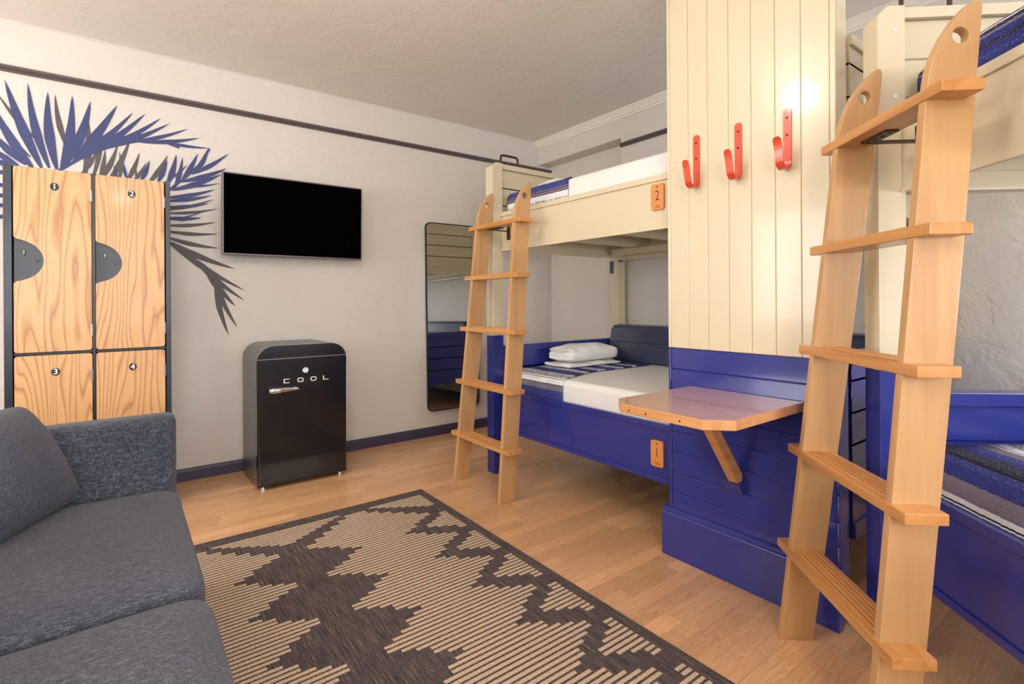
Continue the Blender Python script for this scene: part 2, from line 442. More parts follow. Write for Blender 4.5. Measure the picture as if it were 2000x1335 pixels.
# baseboards, picture rails, crown moulding
def base_profile(h=.075): return [(0, 0), (.016, 0), (.016, h - .018), (.010, h - .004), (.006, h), (0, h)]
bm = B(); prism(bm, [(YA - 0.0005 - p[0], p[1]) for p in base_profile()], XL, XB + .149, 'X'); struct('baseboard_back', bm, M['baseboard'])
bm = B(); prism(bm, [(XB - 0.0005 - p[0], p[1]) for p in base_profile()], YN, 2.745, 'Y'); struct('baseboard_right', bm, M['baseboard'])
bm = B(); prism(bm, [(XL + 0.0005 + p[0], p[1]) for p in base_profile()], YN, YA - .02, 'Y'); struct('baseboard_left', bm, M['baseboard'])
rail = [(0, -.018), (.012, -.018), (.018, -.010), (.012, -.004), (.020, .004), (.020, .012), (.010, .018), (0, .018)]
bm = B(); prism(bm, [(YA - .0005 - p[0], 2.330 + p[1]) for p in rail], XL, XB + .149, 'X'); struct('trim_1', bm, M['dark_trim'])
bm = B(); prism(bm, [(XB - .0005 - p[0], 2.317 + p[1]) for p in rail], YN, 2.742, 'Y'); struct('trim_2', bm, M['dark_trim'])
crown = [(0, -.062), (.008, -.062), (.010, -.050), (.022, -.044), (.026, -.034), (.030, -.030), (.046, -.012), (.050, -.010), (.050, -.0005), (0, -.0005)]
bm = B(); prism(bm, [(XB - .0005 - p[0], ZC + p[1]) for p in crown], YN, YA - .002, 'Y'); struct('trim_3', bm, M['white_trim'])
bm = B(); box(bm, XL + .001, XB - .06, YA - .005, YA - .0005, ZC - .008, ZC - .0005); struct('trim_4', bm, M['wall'])

# hanging globes out of view, put in to brighten ceiling and walls
for g_, lb_ in zip(GLOBES, ('unseen white globe lamp giving fill in the middle of the room', 'unseen white globe added over the sofa as fill light', 'unseen white globe added behind the camera as fill light')):
    lt = thing('fill_pendant_lamp', lb_, 'lamp', (g_[0], g_[1], 0), 0, None)
    bm = B(); tube(bm, [(0, 0, ZC - .03), (0, 0, g_[2] + .02)], .004, 8); obj('cord', bm, M['black_plastic'], lt)
    bm = B(); prism(bm, circle(0, 0, .06, 24), ZC - .03, ZC - .001, 'Z', 0, .004); obj('ceiling_rose', bm, M['white_trim'], lt)
    bm = B(); bmesh.ops.create_uvsphere(bm, u_segments=24, v_segments=14, radius=.088); bmesh.ops.translate(bm, verts=bm.verts, vec=(0, 0, g_[2] + .02)); obj('globe_shade', bm, M['lamp'], lt)

# ------------------------------------------------------------------ bunk beds (local X = along the bed, local Y = into the bed)
BL, BD = 2.055, 1.25
def slatted(bm, u0, u1, v0, v1, edges, gap=.011, mat=0):
    for a, b in zip(edges[:-1], edges[1:]):
        box(bm, u0, u1, v0, v1, a + gap / 2, b - gap / 2, .002, 1, mat)
def bunk(name, label, loc, rotz, group, rail_end, near='full', plaques=()):
    t = thing(name, label, 'bunk bed', loc, rotz, group)
    def post(u0, u1, v0, v1, top, chamfer=None):
        bm = B(); zb = .873
        if chamfer:
            s = chamfer
            pts = [(v0, zb), (v1, zb), (v1, top), (v0 + .03 if s > 0 else v1, top), (v0, top - .028)] if s > 0 else [(v0, zb), (v1, zb), (v1, top - .028), (v1 - .03, top), (v0, top)]
            prism(bm, pts, u0, u1, 'X', 0, .003)
        else: box(bm, u0, u1, v0, v1, zb, top, .003, 2, 0)
        box(bm, u0, u1, v0, v1, 0.0, zb - .0005, .003, 2, 1)
        return obj('post', bm, [M['cream'], M['blue']], t)
    # wall end
    post(0, .075, 0, .08, 1.975, 1); post(0, .075, BD - .08, BD, 1.975, -1)
    bm = B()
    box(bm, .008, .062, .08, BD - .08, 1.941, 1.975, .003)
    slatted(bm, .022, .045, .08, BD - .08, [1.935, 1.822, 1.707, 1.592, 1.478], .011)
    box(bm, .008, .062, .08, BD - .08, 1.415, 1.472, .003)
    obj('upper_end_panel', bm, M['cream'], t)
    bm = B()
    box(bm, .008, .068, .08, BD - .08, .765, .805, .003)
    slatted(bm, .022, .045, .08, BD - .08, [.765, .655, .535, .415, .33], .012)
    box(bm, .008, .062, .08, BD - .08, .27, .325, .003)
    obj('lower_end_panel', bm, M['blue'], t)
    # near end
    n0, n1 = BL - .075, BL
    if near == 'full': post(n0, n1, 0, .08, 1.975, 1)
    v0 = .08 if near == 'full' else .115
    post(n0, n1, BD - .08, BD, 1.99, -1)
    bm = B(); box(bm, n0 + .013, n1 - .002, v0, BD - .08, 1.955, 1.99, .003)
    slatted(bm, n0 + .03, n1 - .012, v0, BD - .08, [1.95, 1.893, 1.78, 1.67, 1.56, 1.475], .011)
    box(bm, n0 + .013, n1 - .002, v0, BD - .08, 1.415, 1.472, .003)
    obj('upper_end_panel', bm, M['cream'], t)
    bm = B(); box(bm, n0 + .013, n1 - .002, v0, BD - .08, .865, .905, .003)
    slatted(bm, n0 + .03, n1 - .012, v0, BD - .08, [.865, .81, .70, .59, .47, .33], .012)
    box(bm, n0 + .013, n1 - .002, v0, BD - .08, .27, .325, .003)
    obj('lower_end_panel', bm, M['blue'], t)
    # side rails
    u0, u1 = .0755, rail_end
    bm = B(); box(bm, u0, u1, .068, .096, 1.415, 1.652, .003)
    box(bm, u0, u1, .059, .0678, 1.628, 1.656, .003); box(bm, u0, u1, .062, .0678, 1.409, 1.424, .002)
    obj('side_rail', bm, M['cream'], t)
    bm = B(); box(bm, u0, u1, .068, .096, .28, .532, .003)
    box(bm, u0, u1, .059, .0678, .508, .536, .003); box(bm, u0, u1, .059, .0678, .268, .290, .003)
    obj('side_rail', bm, M['blue'], t, label='blue lower side rail')
    bm = B(); box(bm, .0755, n0, BD - .045, BD - .015, 1.40, 1.66, .003); obj('rear_rail', bm, M['cream'], t)
    bm = B(); box(bm, .0755, n0, BD - .045, BD - .015, .28, .88, .003); obj('rear_rail', bm, M['blue'], t, label='blue rear board behind the lower mattress')
    # platforms under the mattresses
    e = n0 - .001
    bm = B(); box(bm, .076, e, .1005, BD - .046, 1.545, 1.562); obj('platform', bm, M['cream'], t)
    bm = B(); box(bm, .076, e, .1005, BD - .046, .40, .418); obj('platform', bm, M['blue'], t, label='blue lower platform')
    for uu in (.30, .72, 1.14, 1.56):
        bm = B(); box(bm, uu, uu + .045, .1005, BD - .046, 1.47, 1.544, .003); obj('cross_beam', bm, M['cream'], t)
    bm = B(); box(bm, .12, e - .05, BD - .20, BD - .15, 1.425, 1.469, .003); obj('long_beam', bm, M['cream'], t)
    # metal corner bracket at the rear post
    bm = B(); box(bm, -.004, .03, BD - .086, BD - .0805, 1.30, 1.395, .001); box(bm, .0755, .12, BD - .0795, BD - .072, 1.385, 1.397, .001)
    obj('corner_bracket', bm, M['vinyl'], t)
    # grab bar over the end panel
    bm = B(); pts = [(.035, .095, 1.973)] + [(.035, .095 + .02 * (1 - cos(a)), 2.020 + .02 * sin(a)) for a in [radians(x) for x in (0, 30, 60, 90)]]
    pts += [(.035, .235 - .02 * (1 - cos(a)), 2.020 + .02 * sin(a)) for a in [radians(x) for x in (90, 60, 30, 0)]] + [(.035, .235, 1.973)]
    tube(bm, pts, .0075, 10); obj('grab_bar', bm, M['rust'], t)
    # screw plugs on the end panel stile
    for zz in (1.90, 1.70):
        bm = B(); prism(bm, circle(.05, zz, .006, 12), .0752, .077, 'X'); obj('screw_plug', bm, M['white_trim'], t)
    for (pu, pz, body) in plaques:
        bm = B(); prism(bm, rrect(pu - .034, pu + .034, pz - .059, pz + .059, .010), .0575, .0678, 'Y', 0, .0015)
        pl = obj('number_plaque', bm, M['plaque'], t, label='small wooden plaque engraved with the number ' + ('2' if body == '2' else '1'))
        text_mesh('numeral', body, .066 if body == '2' else .060, M['engrave'], pl, (pu, .0571, pz + .004), (radians(90), 0, 0), .0004, 0, None, .72)
        bm = B(); prism(bm, circle(pu, pz + .046, .0038, 12), .0566, .0576, 'Y'); obj('nail_hole', bm, M['screw'], pl)
        bm = B(); prism(bm, arc(pu, pz - .051, .015, 0, 180, 10), .0566, .0576, 'Y')
        obj('sun_mark', bm, M['sunmark'], pl)
    return t
LB = (1.87, 2.755, 0); LR = radians(-90)
ang = radians(41.5); cc = Vector((sin(ang), cos(ang), 0)); nn = Vector((-cos(ang), sin(ang), 0))
RB = cc * 1.722 + nn * -0.985; RR = atan2(-cc.y, -cc.x)
bunk('bunk_bed', 'cream and blue bunk bed in the far corner, behind the panelled column', LB, LR, None, 1.374, 'open',
     [(1.290, 1.556, '2'), (1.278, .396, 'I')])
bunk('bunk_bed', 'cream and blue bunk bed set at an angle on the right, behind the large ladder', RB, RR, None, BL - .0755, 'full')

# ------------------------------------------------------------------ bedding
def soft_box(bm, x0, x1, y0, y1, z0, z1, r, seg=4): return box(bm, x0, x1, y0, y1, z0, z1, r, seg)
def local(o, base, rot): o.location = base; o.rotation_euler = (0, 0, rot); return o
def mattress(base, rot, z0, z1, label, name='mattress'):
    bm = B(); soft_box(bm, .085, BL - .085, .112, BD - .055, z0, z1, .035, 4)
    o = obj(name, bm, M['white_sheet']); local(o, base, rot); return tag(o, label, 'mattress')
mattress(LB, LR, .4185, .645, 'white sheeted mattress on the lower berth of the corner bunk bed')
mattress(LB, LR, 1.563, 1.775, 'white sheeted mattress on the upper berth of the corner bunk bed')
mattress(RB, RR, .4185, .645, 'mattress under the dark striped blanket of the angled lower berth')
mattress(RB, RR, 1.563, 1.775, 'mattress on the upper berth of the angled bunk bed')

def drape(name, base, rot, mt, label, ztop, zdrop, u0, uf, vback, r=.045, off=.006, thick=.006, wav=.002, vfront=.112, seed=1):
    """blanket over a mattress: u0 = wall end, uf(v) = free edge as a function of depth, hanging over the front"""
    rnd = random.Random(seed)
    top = ztop + off; vf = vfront - off
    prof = [(vf, zdrop)]
    nz = 7
    for i in range(1, nz + 1): prof.append((vf, zdrop + (top - r - zdrop) * i / nz))
    for i in range(1, 7):
        a = radians(90 * i / 6); prof.append((vf + r * (1 - cos(a)), top - r + r * sin(a)))
    nv = 22
    for i in range(1, nv + 1): prof.append((vf + r + (vback - vf - r) * i / nv, top))
    s = [0]
    for a, b in zip(prof[:-1], prof[1:]): s.append(s[-1] + sqrt((b[0] - a[0]) ** 2 + (b[1] - a[1]) ** 2))
    nu = 26
    ph = [rnd.uniform(0, 6) for _ in range(4)]
    bm = B(); uvl = bm.loops.layers.uv.new('UVMap')
    grid = []
    for j, (v, z) in enumerate(prof):
        row = []
        ue = uf(v)
        for i in range(nu + 1):
            u = u0 + (ue - u0) * i / nu
            w = wav * (sin(u * 31 + ph[0] + v * 6) + sin(u * 17 + v * 23 + ph[1])) * .5 + wav * .5
            flat = 1 if z >= top - 1e-4 else 0
            row.append((bm.verts.new((u, v - (0 if flat else abs(w)) , z + (abs(w) if flat else 0))), (u, s[j])))
        grid.append(row)
    for j in range(len(prof) - 1):
        for i in range(nu):
            q = [grid[j][i], grid[j][i + 1], grid[j + 1][i + 1], grid[j + 1][i]]
            f = bm.faces.new([x[0] for x in q])
            for lp, x in zip(f.loops, q): lp[uvl].uv = x[1]
    bmesh.ops.recalc_face_normals(bm, faces=bm.faces)
    o = obj(name, bm, mt)
    md = o.modifiers.new('thickness', 'SOLIDIFY'); md.thickness = thick; md.offset = 0
    local(o, base, rot)
    return tag(o, label, 'blanket'), s[-1]

low = [(.075, 's'), (.03, 'g'), (.004, 'k'), (.032, 'w'), (.004, 'k'), (.012, 'w'), (.004, 'k'), (.055, 'p'), (.004, 'k'), (.03, 'w'), (.012, 'g'), (.105, 's'), (.012, 'w'), (.04, 'p'), (.012, 'w'),
       (.09, 'n'), (.012, 'w'), (.04, 'p'), (.012, 'w'), (.10, 's'), (.012, 'w'), (.04, 'p'), (.02, 'w'), (.09, 'n'), (.04, 'w'), (.1, 'n')]
M['serape_low'] = serape('serape_blue_white', low, sum(b[0] for b in low))
up = [(.032, 'w'), (.018, 'p'), (.020, 'w'), (.003, 'k'), (.010, 'w'), (.003, 'k'), (.012, 'g'), (.003, 'k'), (.010, 'g'), (.06, 's'), (.06, 'n'), (.02, 'w'), (.04, 'p'), (.3, 'n'), (.3, 's')]
M['serape_up'] = serape('serape_blue_upper', up, sum(b[0] for b in up))
dk = [(.026, 'n'), (.006, 'w'), (.005, 'k'), (.013, 'w'), (.05, 'g'), (.035, 'n'), (.02, 's'), (.008, 'k'), (.05, 'd'), (.03, 'n'), (.035, 's'), (.04, 'g'), (.012, 'w'), (.004, 'k'), (.035, 'w'), (.004, 'k'),
      (.06, 'p'), (.02, 'w'), (.03, 'g'), (.10, 'n'), (.06, 'd'), (.04, 'g'), (.03, 'w'), (.05, 'p'), (.3, 'n'), (.2, 'g')]
M['serape_dark'] = serape('serape_dark', dk, sum(b[0] for b in dk))
upR = [(.032, 'n'), (.030, 'n'), (.012, 's'), (.014, 'n'), (.012, 'd'), (.016, 'n'), (.006, 'g'), (.012, 'd'), (.006, 'w'), (.010, 'd'), (.010, 'g'), (.008, 'w'), (.02, 'd'), (.012, 'w'), (.03, 'g'), (.3, 'n'), (.3, 's')]
M['serape_up_right'] = serape('serape_upper_right', upR, sum(b[0] for b in upR))
drape('serape_blanket', LB, LR, M['serape_low'], 'blue and white striped blanket folded across the foot of the lower corner berth', .645, .50, .092,
      lambda v: .60 - .10 * min(1, max(0, (v - .14) / .30)), BD - .24)
drape('serape_blanket', LB, LR, M['serape_up'], 'blue striped blanket on the upper corner berth', 1.775, 1.625, .092, lambda v: .66 - .05 * min(1, max(0, (v - .10) / .1)), BD - .10, wav=.004)
drape('serape_blanket', RB, RR, M['serape_dark'], 'dark blue, grey and white striped blanket on the lower berth behind the large ladder', .645, .50, .092, lambda v: 1.80, BD - .10, wav=.004, seed=5)
drape('serape_blanket', RB, RR, M['serape_up_right'], 'dark blue striped blanket at the top right, on the angled upper berth', 1.775, 1.625, .092, lambda v: 1.30, BD - .10, wav=.004, seed=7)

# wedge bolsters along the rear boards
def bolster(base, rot, label, u1):
    bm = B()
    pts = [(1.03, .657), (1.20, .657), (1.20, .90), (1.16, .912), (1.105, .905), (1.085, .88), (1.062, .79), (1.034, .69)]
    prism(bm, pts, .082, u1, 'X', 0, .012, 3)
    o = obj('bolster_cushion', bm, M['vinyl']); local(o, base, rot); tag(o, label, 'cushion')
    for (a, c) in (((1.062 - .003), .79), ):
        b2 = B(); tube(b2, [(.09, a, c), (u1 - .01, a, c)], .0025, 6); obj('piping', b2, M['vinyl'], o)
bolster(LB, LR, 'navy vinyl wedge bolster at the back of the lower corner berth', BL - .09)

# towels
def towel(base, label, x0, x1, y0, y1, z0, h, layers, seed, name='folded_towel', puff=.022):
    """folded terry towel: smooth rounded long side, folded layers showing on both ends"""
    bm = B(); nx, ny, nz = 22, 12, 4 * max(1, layers); r = min(h * .48, .036); V = {}
    z1 = z0 + h
    for i in range(nx + 1):
        for j in range(ny + 1):
            for k in range(nz + 1):
                if 0 < i < nx and 0 < j < ny and 0 < k < nz: continue
                p = Vector((x0 + (x1 - x0) * i / nx, y0 + (y1 - y0) * j / ny, z0 + h * k / nz))
                s_, t_, q_ = i / nx, j / ny, k / nz
                rr = r
                c = Vector((min(max(p.x, x0 + rr * .7), x1 - rr * .7), min(max(p.y, y0 + rr), y1 - rr), min(max(p.z, z0 + rr), z1 - rr)))
                d = p - c
                if d.length > 1e-6: p = c + d.normalized() * min(d.length, rr)
                g = abs(sin(pi * layers * q_)) ** .6 if layers > 1 else 1.0
                e0 = max(0, 1 - i / 2.0); e1 = max(0, 1 - (nx - i) / 2.0)
                p.x += (1 - g) * .016 * e0 - (1 - g) * .014 * e1 + .008 * sin(q_ * 9 + seed) * e0
                if j == 0: p.y += (1 - g) * .0035 * (1 - s_)
                p.z += q_ * (puff * sin(pi * s_) ** .7 * sin(pi * t_) ** .5 + .006 * sin(s_ * 11 + seed) * sin(t_ * 6 + 1) + .004 * sin(s_ * 23 + t_ * 9))
                p.y += .004 * sin(s_ * 9 + seed) * q_
                V[(i, j, k)] = bm.verts.new(p)
    def q(a, b, c, d): bm.faces.new([V[a], V[b], V[c], V[d]])
    for i in range(nx):
        for j in range(ny):
            for k in (0, nz): q((i, j, k), (i + 1, j, k), (i + 1, j + 1, k), (i, j + 1, k))
    for i in range(nx):
        for k in range(nz):
            for j in (0, ny): q((i, j, k), (i + 1, j, k), (i + 1, j, k + 1), (i, j, k + 1))
    for j in range(ny):
        for k in range(nz):
            for i in (0, nx): q((i, j, k), (i, j + 1, k), (i, j + 1, k + 1), (i, j, k + 1))
    o = obj(name, bm, M['towel'])
    md = o.modifiers.new('smooth', 'SUBSURF'); md.levels = 1; md.render_levels = 1
    return tag(o, label, 'towel')
towel(None, 'thin white folded towel lying under the thick one on the lower corner berth', 2.265, 2.76, 2.405, 2.655, .6585, .022, 1, 1, 'folded_towel', .003)
towel(None, 'thick folded white towel on top of the stack, lower corner berth', 2.29, 2.745, 2.415, 2.645, .6915, .086, 3, 2)
towel(None, 'white folded towel lying beyond the striped blanket on the upper corner berth', 2.20, 2.62, 2.40, 2.64, 1.792, .075, 3, 3)

# ------------------------------------------------------------------ panelled column with hooks and fold-down table
PX, PY0, PY1, PD = 1.88, .715, 1.378, 1.965
t = thing('panelled_column', 'tall column with cream vertical boards above blue horizontal boards, three hooks on it', 'column', (0, 0, 0))
bm = B()
box(bm, PX + .012, PD, PY0 + .001, PY1 - .001, .887, ZC - .001)
ed = [.716, .735, .826, .915, 1.004, 1.094, 1.184, 1.273, 1.362, 1.377]
for a, b in zip(ed[:-1], ed[1:]): box(bm, PX, PX + .0118, a + .0005, b - .0005, .888, ZC - .001, .0022, 1)
obj('upper_panelling', bm, M['cream'], t)
bm = B()
box(bm, PX + .012, PD, PY0 + .001, PY1 - .001, 0.0, .886)
zs = [.20, .271, .354, .441, .529, .617, .707, .797, .885]
for a, b in zip(zs[:-1], zs[1:]): box(bm, PX, PX + .0118, PY0 + .001, 1.363, a + .0004, b - .0004, .0036, 1)
box(bm, PX, PX + .0118, 1.3645, 1.377, .20, .885, .002, 1)
obj('lower_panelling', bm, M['blue'], t)
bm = B(); prism(bm, [(PX + .012, .001), (1.858, .001), (1.858, .176), (1.862, .183), (1.868, .186), (1.868, .196), (1.874, .203), (PX + .012, .206)], PY0 - .008, PY1 + .022, 'Y', 0, .0)
obj('plinth', bm, M['blue'], t)

def coat_hook(y, label):
    r = thing('coat_hook', label, 'coat hook', (PX - .0005, y, 1.54), 0, 'orange red hooks on the column')
    w = .014; th = .004
    # centre line in (out, z): down the back strap, round the bend, up the front arm
    path = [(0.0, .222), (0.0, .2195), (0.0, .212), (0.0, .19), (0.0, .10), (0.0, .04)]
    R = .030
    for i in range(1, 13):
        a = radians(180 + 165 * i / 12); path.append((R + R * cos(a), .035 + R * sin(a)))
    path += [(.0645, .055), (.070, .080), (.077, .100), (.082, .108)]
    bm = B(); rows = []
    for i, (o_, z) in enumerate(path):
        p = Vector((o_, z)); q0 = Vector(path[max(0, i - 1)]); q1 = Vector(path[min(len(path) - 1, i + 1)])
        tg = (q1 - q0).normalized(); nm = Vector((-tg.y, tg.x))
        ww = w
        if i == 0: ww = w * .5
        if i == 1: ww = w * .78
        if i == len(path) - 1: ww = w * .5
        a = p + nm * th / 2; b = p - nm * th / 2
        rows.append([bm.verts.new((-(a.x + th / 2), -ww, a.y)), bm.verts.new((-(a.x + th / 2), ww, a.y)), bm.verts.new((-(b.x + th / 2), ww, b.y)), bm.verts.new((-(b.x + th / 2), -ww, b.y))])
    for A, C in zip(rows[:-1], rows[1:]):
        for k in range(4): bm.faces.new([A[k], A[(k + 1) % 4], C[(k + 1) % 4], C[k]])
    bm.faces.new(rows[0]); bm.faces.new(rows[-1][::-1])
    obj('hook_strap', bm, M['red'], r)
    for z in (.190, .128):
        bm = B(); prism(bm, circle(0, z, .0042, 12), -.0055, -.0041, 'X'); obj('screw', bm, M['screw'], r)
coat_hook(1.232, 'orange red metal coat hook, farthest of the three, nearest the corner bunk bed')
coat_hook(1.052, 'orange red metal coat hook in the middle of the three on the column')
coat_hook(.870, 'orange red metal coat hook, nearest of the three to the large ladder')

r = thing('wall_table', 'small wooden fold-down table fixed to the blue column on a diagonal strut', 'table', (PX, 1.04, 0))
x0, x1, y0, y1, ch = -.515, -.006, -.225, .225, .068
pts = [(x1, y0), (x0 + ch, y0), (x0, y0 + ch), (x0, y1 - ch), (x0 + ch, y1), (x1, y1)]
bm = B(); prism(bm, pts, .705, .7345, 'Z', 0, .003); obj('table_core', bm, M['table_edge'], r)
s_ = 1.0; p2 = [(x1 - .002, y0 + .003), (x0 + ch, y0 + .003), (x0 + .003, y0 + ch), (x0 + .003, y1 - ch), (x0 + ch, y1 - .003), (x1 - .002, y1 - .003)]
bm = B(); prism(bm, p2, .7346, .7362, 'Z'); obj('table_top', bm, M['table_top'], r)
for yy in (-.08, .05, .12):
    bm = B(); prism(bm, circle(yy, .718, .003, 10), x0 - .0012, x0 - .0002, 'X'); obj('screw', bm, M['screw'], r)
bm = B()
a0, a1 = Vector((-.235, 0, .704)), Vector((-.022, 0, .405)); d = (a1 - a0).normalized(); pr = Vector((d.z, 0, -d.x))
hw = .020
pts = [(-.275, .7045), (-.225, .7045), (-.010, .43), (-.010, .403), (-.047, .403)]
prism(bm, pts, .0, .036, 'Y', 0, .002); obj('strut', bm, M['maple_rung'], r)
bm = B(); prism(bm, [(-.001, .362), (-.030, .362), (-.045, .385), (-.052, .402), (-.001, .402)], -.010, .060, 'Y', 0, .003); obj('strut_rest', bm, M['blue'], r, label='blue block the strut rests on')
bm = B(); box(bm, -.0055, -.0005, -.20, .20, .690, .728, .001); obj('hinge', bm, M['bronze'], r)

# ------------------------------------------------------------------ ladders (same local frame as the bunk they serve)
def ladder(base, rot, label, FA, FB, NA, NB, VK, treads):
    """FA + FB*z and NA + NB*z: far and near tread ends; VK: lean"""
    t = thing('ladder', label, 'ladder', base, rot, 'bunk ladders')
    TH = .026
    vf = lambda z: -.262 + VK * z
    for (uo, sh, sgn) in ((FA + .064, FB, 1), (NA - .054, NB, -1)):
        outl = [(vf(0), 0)] + [(vf(z), z) for z in (.4, .8, 1.2, 1.56)]
        outl += [(vf(1.61) + .003, 1.61), (vf(1.65) + .012, 1.65), (vf(1.69) + .028, 1.69), (vf(1.725) + .049, 1.725), (vf(1.75) + .069, 1.75), (vf(1.763) + .083, 1.763)]
        outl += [(vf(1.769) + .091, 1.768), (vf(1.765) + .099, 1.764), (vf(1.75) + .105, 1.750)]
        outl += [(vf(1.6) + .106, 1.6), (vf(1.2) + .109, 1.2), (vf(.8) + .108, .8), (vf(.4) + .106, .4), (vf(0) + .100, 0)]
        hole = circle(vf(1.686) + .063, 1.686, .0175, 20)
        bm = B(); ua, ub = (uo, uo + TH) if sgn > 0 else (uo - TH, uo)
        prism_hole(bm, outl, hole, ua, ub, 'X')
        for v in bm.verts: v.co.x += sh * v.co.z
        bmesh.ops.recalc_face_normals(bm, faces=bm.faces)
        es = [e for e in bm.edges if len(e.link_faces) == 2 and e.calc_face_angle(0) > 1.0]
        bmesh.ops.bevel(bm, geom=es, offset=.003, segments=2, profile=.5, affect='EDGES')
        obj('stile', bm, M['maple'], t)
    for i, zt in enumerate(treads):
        th = .027
        bm = B(); v0 = vf(zt) - .006; v1 = vf(zt) + .090 - .004 * zt
        box(bm, FA + FB * zt, NA + NB * zt, v0, v1, zt - th, zt, .0035, 2)
        # raised anti-slip strips on the tread between the stiles
        sA, sB = FA + .108 + FB * zt, NA - .068 + NB * zt; k = 5
        if i < 4:
            for j in range(k):
                a = v0 + .014 + j * (v1 - v0 - .028) / k
                box(bm, sA, sB, a + .0028, a + (v1 - v0 - .028) / k - .0028, zt - .001, zt + .0045, .0014, 1)
        obj('rung', bm, M['maple_rung'], t)
    # metal L bracket joining the underside of the top rung to the bed rail
    zt = treads[-1] - .027; bm = B(); c = .195
    vb = vf(zt) + .076; box(bm, c - .045, c + .070, vb - .036, vb, zt - .0045, zt - .0005, .001, 1)
    box(bm, c - .050, c - .022, vb - .001, .0625, zt - .0045, zt - .0005, .001, 1)
    box(bm, c - .050, c - .022, .0585, .0625, zt - .055, zt + .045, .001, 1)
    br = obj('rail_bracket', bm, M['bronze'], t)
    for uu in (c - .035, c - .005, c + .025, c + .055):
        b2 = B(); prism(b2, circle(uu, vb - .018, .005, 10), zt - .0062, zt - .0044, 'Z'); obj('screw', b2, M['screw'], br)
    for zz in (.0, .035):
        b2 = B(); prism(b2, circle(c - .036, zt - zz, .005, 10), .0566, .0586, 'Y'); obj('screw', b2, M['screw'], br)
    return t
ladder(LB, LR, 'wooden ladder leaning on the corner bunk bed, the smaller one in view', -.055, .033, .556, -.020, .089, (.293, .610, .934, 1.248, 1.556))
ladder(RB, RR, 'large wooden ladder in the right foreground, leaning on the angled bunk bed', -.090, .068, .518, .006, .083, (.297, .618, .942, 1.256, 1.568))

# ------------------------------------------------------------------ refrigerator
t = thing('mini_fridge', 'black retro mini refrigerator with chrome handle against the back wall', 'refrigerator', (.6155, 3.255, 0))
W, Hh = .517, .838; r0 = .095
def arch(x0, x1, zb, zt, r, n=10): return [(x0, zb), (x1, zb)] + arc(x1 - r, zt - r, r, 0, 90, n) + arc(x0 + r, zt - r, r, 90, 180, n)
bm = B(); prism(bm, arch(.002, W - .002, .018, Hh, r0), .062, .455, 'Y', 0, .004); obj('body', bm, M['graphite'], t)
bm = B(); prism(bm, arch(0, W, .022, Hh, r0), .0, .058, 'Y', 0, .014, 4); dr = obj('door', bm, M['black_gloss'], t)
bm = B(); box(bm, .004, W - .004, -.0035, .03, .757, .763, .0015, 1); obj('chrome_strip', bm, M['chrome'], dr)
bm = B()
hx0, hz = .060, .580
tube(bm, [(hx0, -.026, hz), (hx0 + .015, -.030, hz), (hx0 + .06, -.030, hz), (hx0 + .075, -.028, hz)], [.012, .019, .017, .010], 16)
prism(bm, [(hx0 + .065, hz - .013), (hx0 + .155, hz - .006), (hx0 + .165, hz), (hx0 + .155, hz + .006), (hx0 + .065, hz + .013)], -.035, -.026, 'Y', 0, .002)
box(bm, hx0 + .002, hx0 + .022, -.03, .001, hz - .012, hz + .012, .003)
box(bm, hx0 + .140, hx0 + .155, -.03, .001, hz - .006, hz + .006, .002)
obj('handle', bm, M['chrome'], dr)
for i, (chx, chz) in enumerate(((.157, 'C'), (.234, 'O'), (.309, 'O'), (.385, 'L'))):
    pass
def letter(kind, x, z, s=.034, h=.026):
    bm = B(); t_ = .005; y0, y1 = -.0045, .0005
    if kind == 'C':
        box(bm, x - s / 2, x - s / 2 + t_ * 1.3, y0, y1, z - h / 2, z + h / 2, .0012, 1)
        box(bm, x - s / 2 + t_ * 1.3, x + s / 2, y0, y1, z + h / 2 - t_, z + h / 2, .0012, 1)
        box(bm, x - s / 2 + t_ * 1.3, x + s / 2, y0, y1, z - h / 2, z - h / 2 + t_, .0012, 1)
    elif kind == 'O':
        prism_hole(bm, rrect(x - s / 2, x + s / 2, z - h / 2, z + h / 2, .009, 4), rrect(x - s / 2 + t_, x + s / 2 - t_, z - h / 2 + t_, z + h / 2 - t_, .004, 4), y0, y1, 'Y')
    else:
        box(bm, x - s / 2, x - s / 2 + t_ * 1.3, y0, y1, z - h / 2, z + h / 2, .0012, 1)
        box(bm, x - s / 2 + t_ * 1.3, x + s / 2, y0, y1, z - h / 2, z - h / 2 + t_, .0012, 1)
    obj('letter', bm, M['letter'], dr, label='chrome letter ' + kind)
for kx, kk in ((.160, 'C'), (.238, 'O'), (.314, 'O'), (.388, 'L')): letter(kk, kx, .627)
bm = B(); prism_hole(bm, circle(.268, .683, .0165, 24), circle(.268, .683, .0128, 24), -.0045, .0005, 'Y')
prism(bm, [(.248, .680), (.257, .674), (.263, .668), (.266, .676), (.272, .669), (.278, .676), (.281, .686), (.274, .694), (.262, .693), (.255, .687)], -.004, .0005, 'Y')
obj('emblem', bm, M['letter'], dr, label='round chrome emblem')
for fx, fy in ((.035, .035), (W - .035, .035), (.035, .42), (W - .035, .42)):
    bm = B(); prism(bm, circle(fx, fy, .014, 14), 0.0, .012, 'Z', 0, .002); prism(bm, circle(fx, fy, .006, 10), .011, .026, 'Z'); obj('foot', bm, M['chrome'], t)

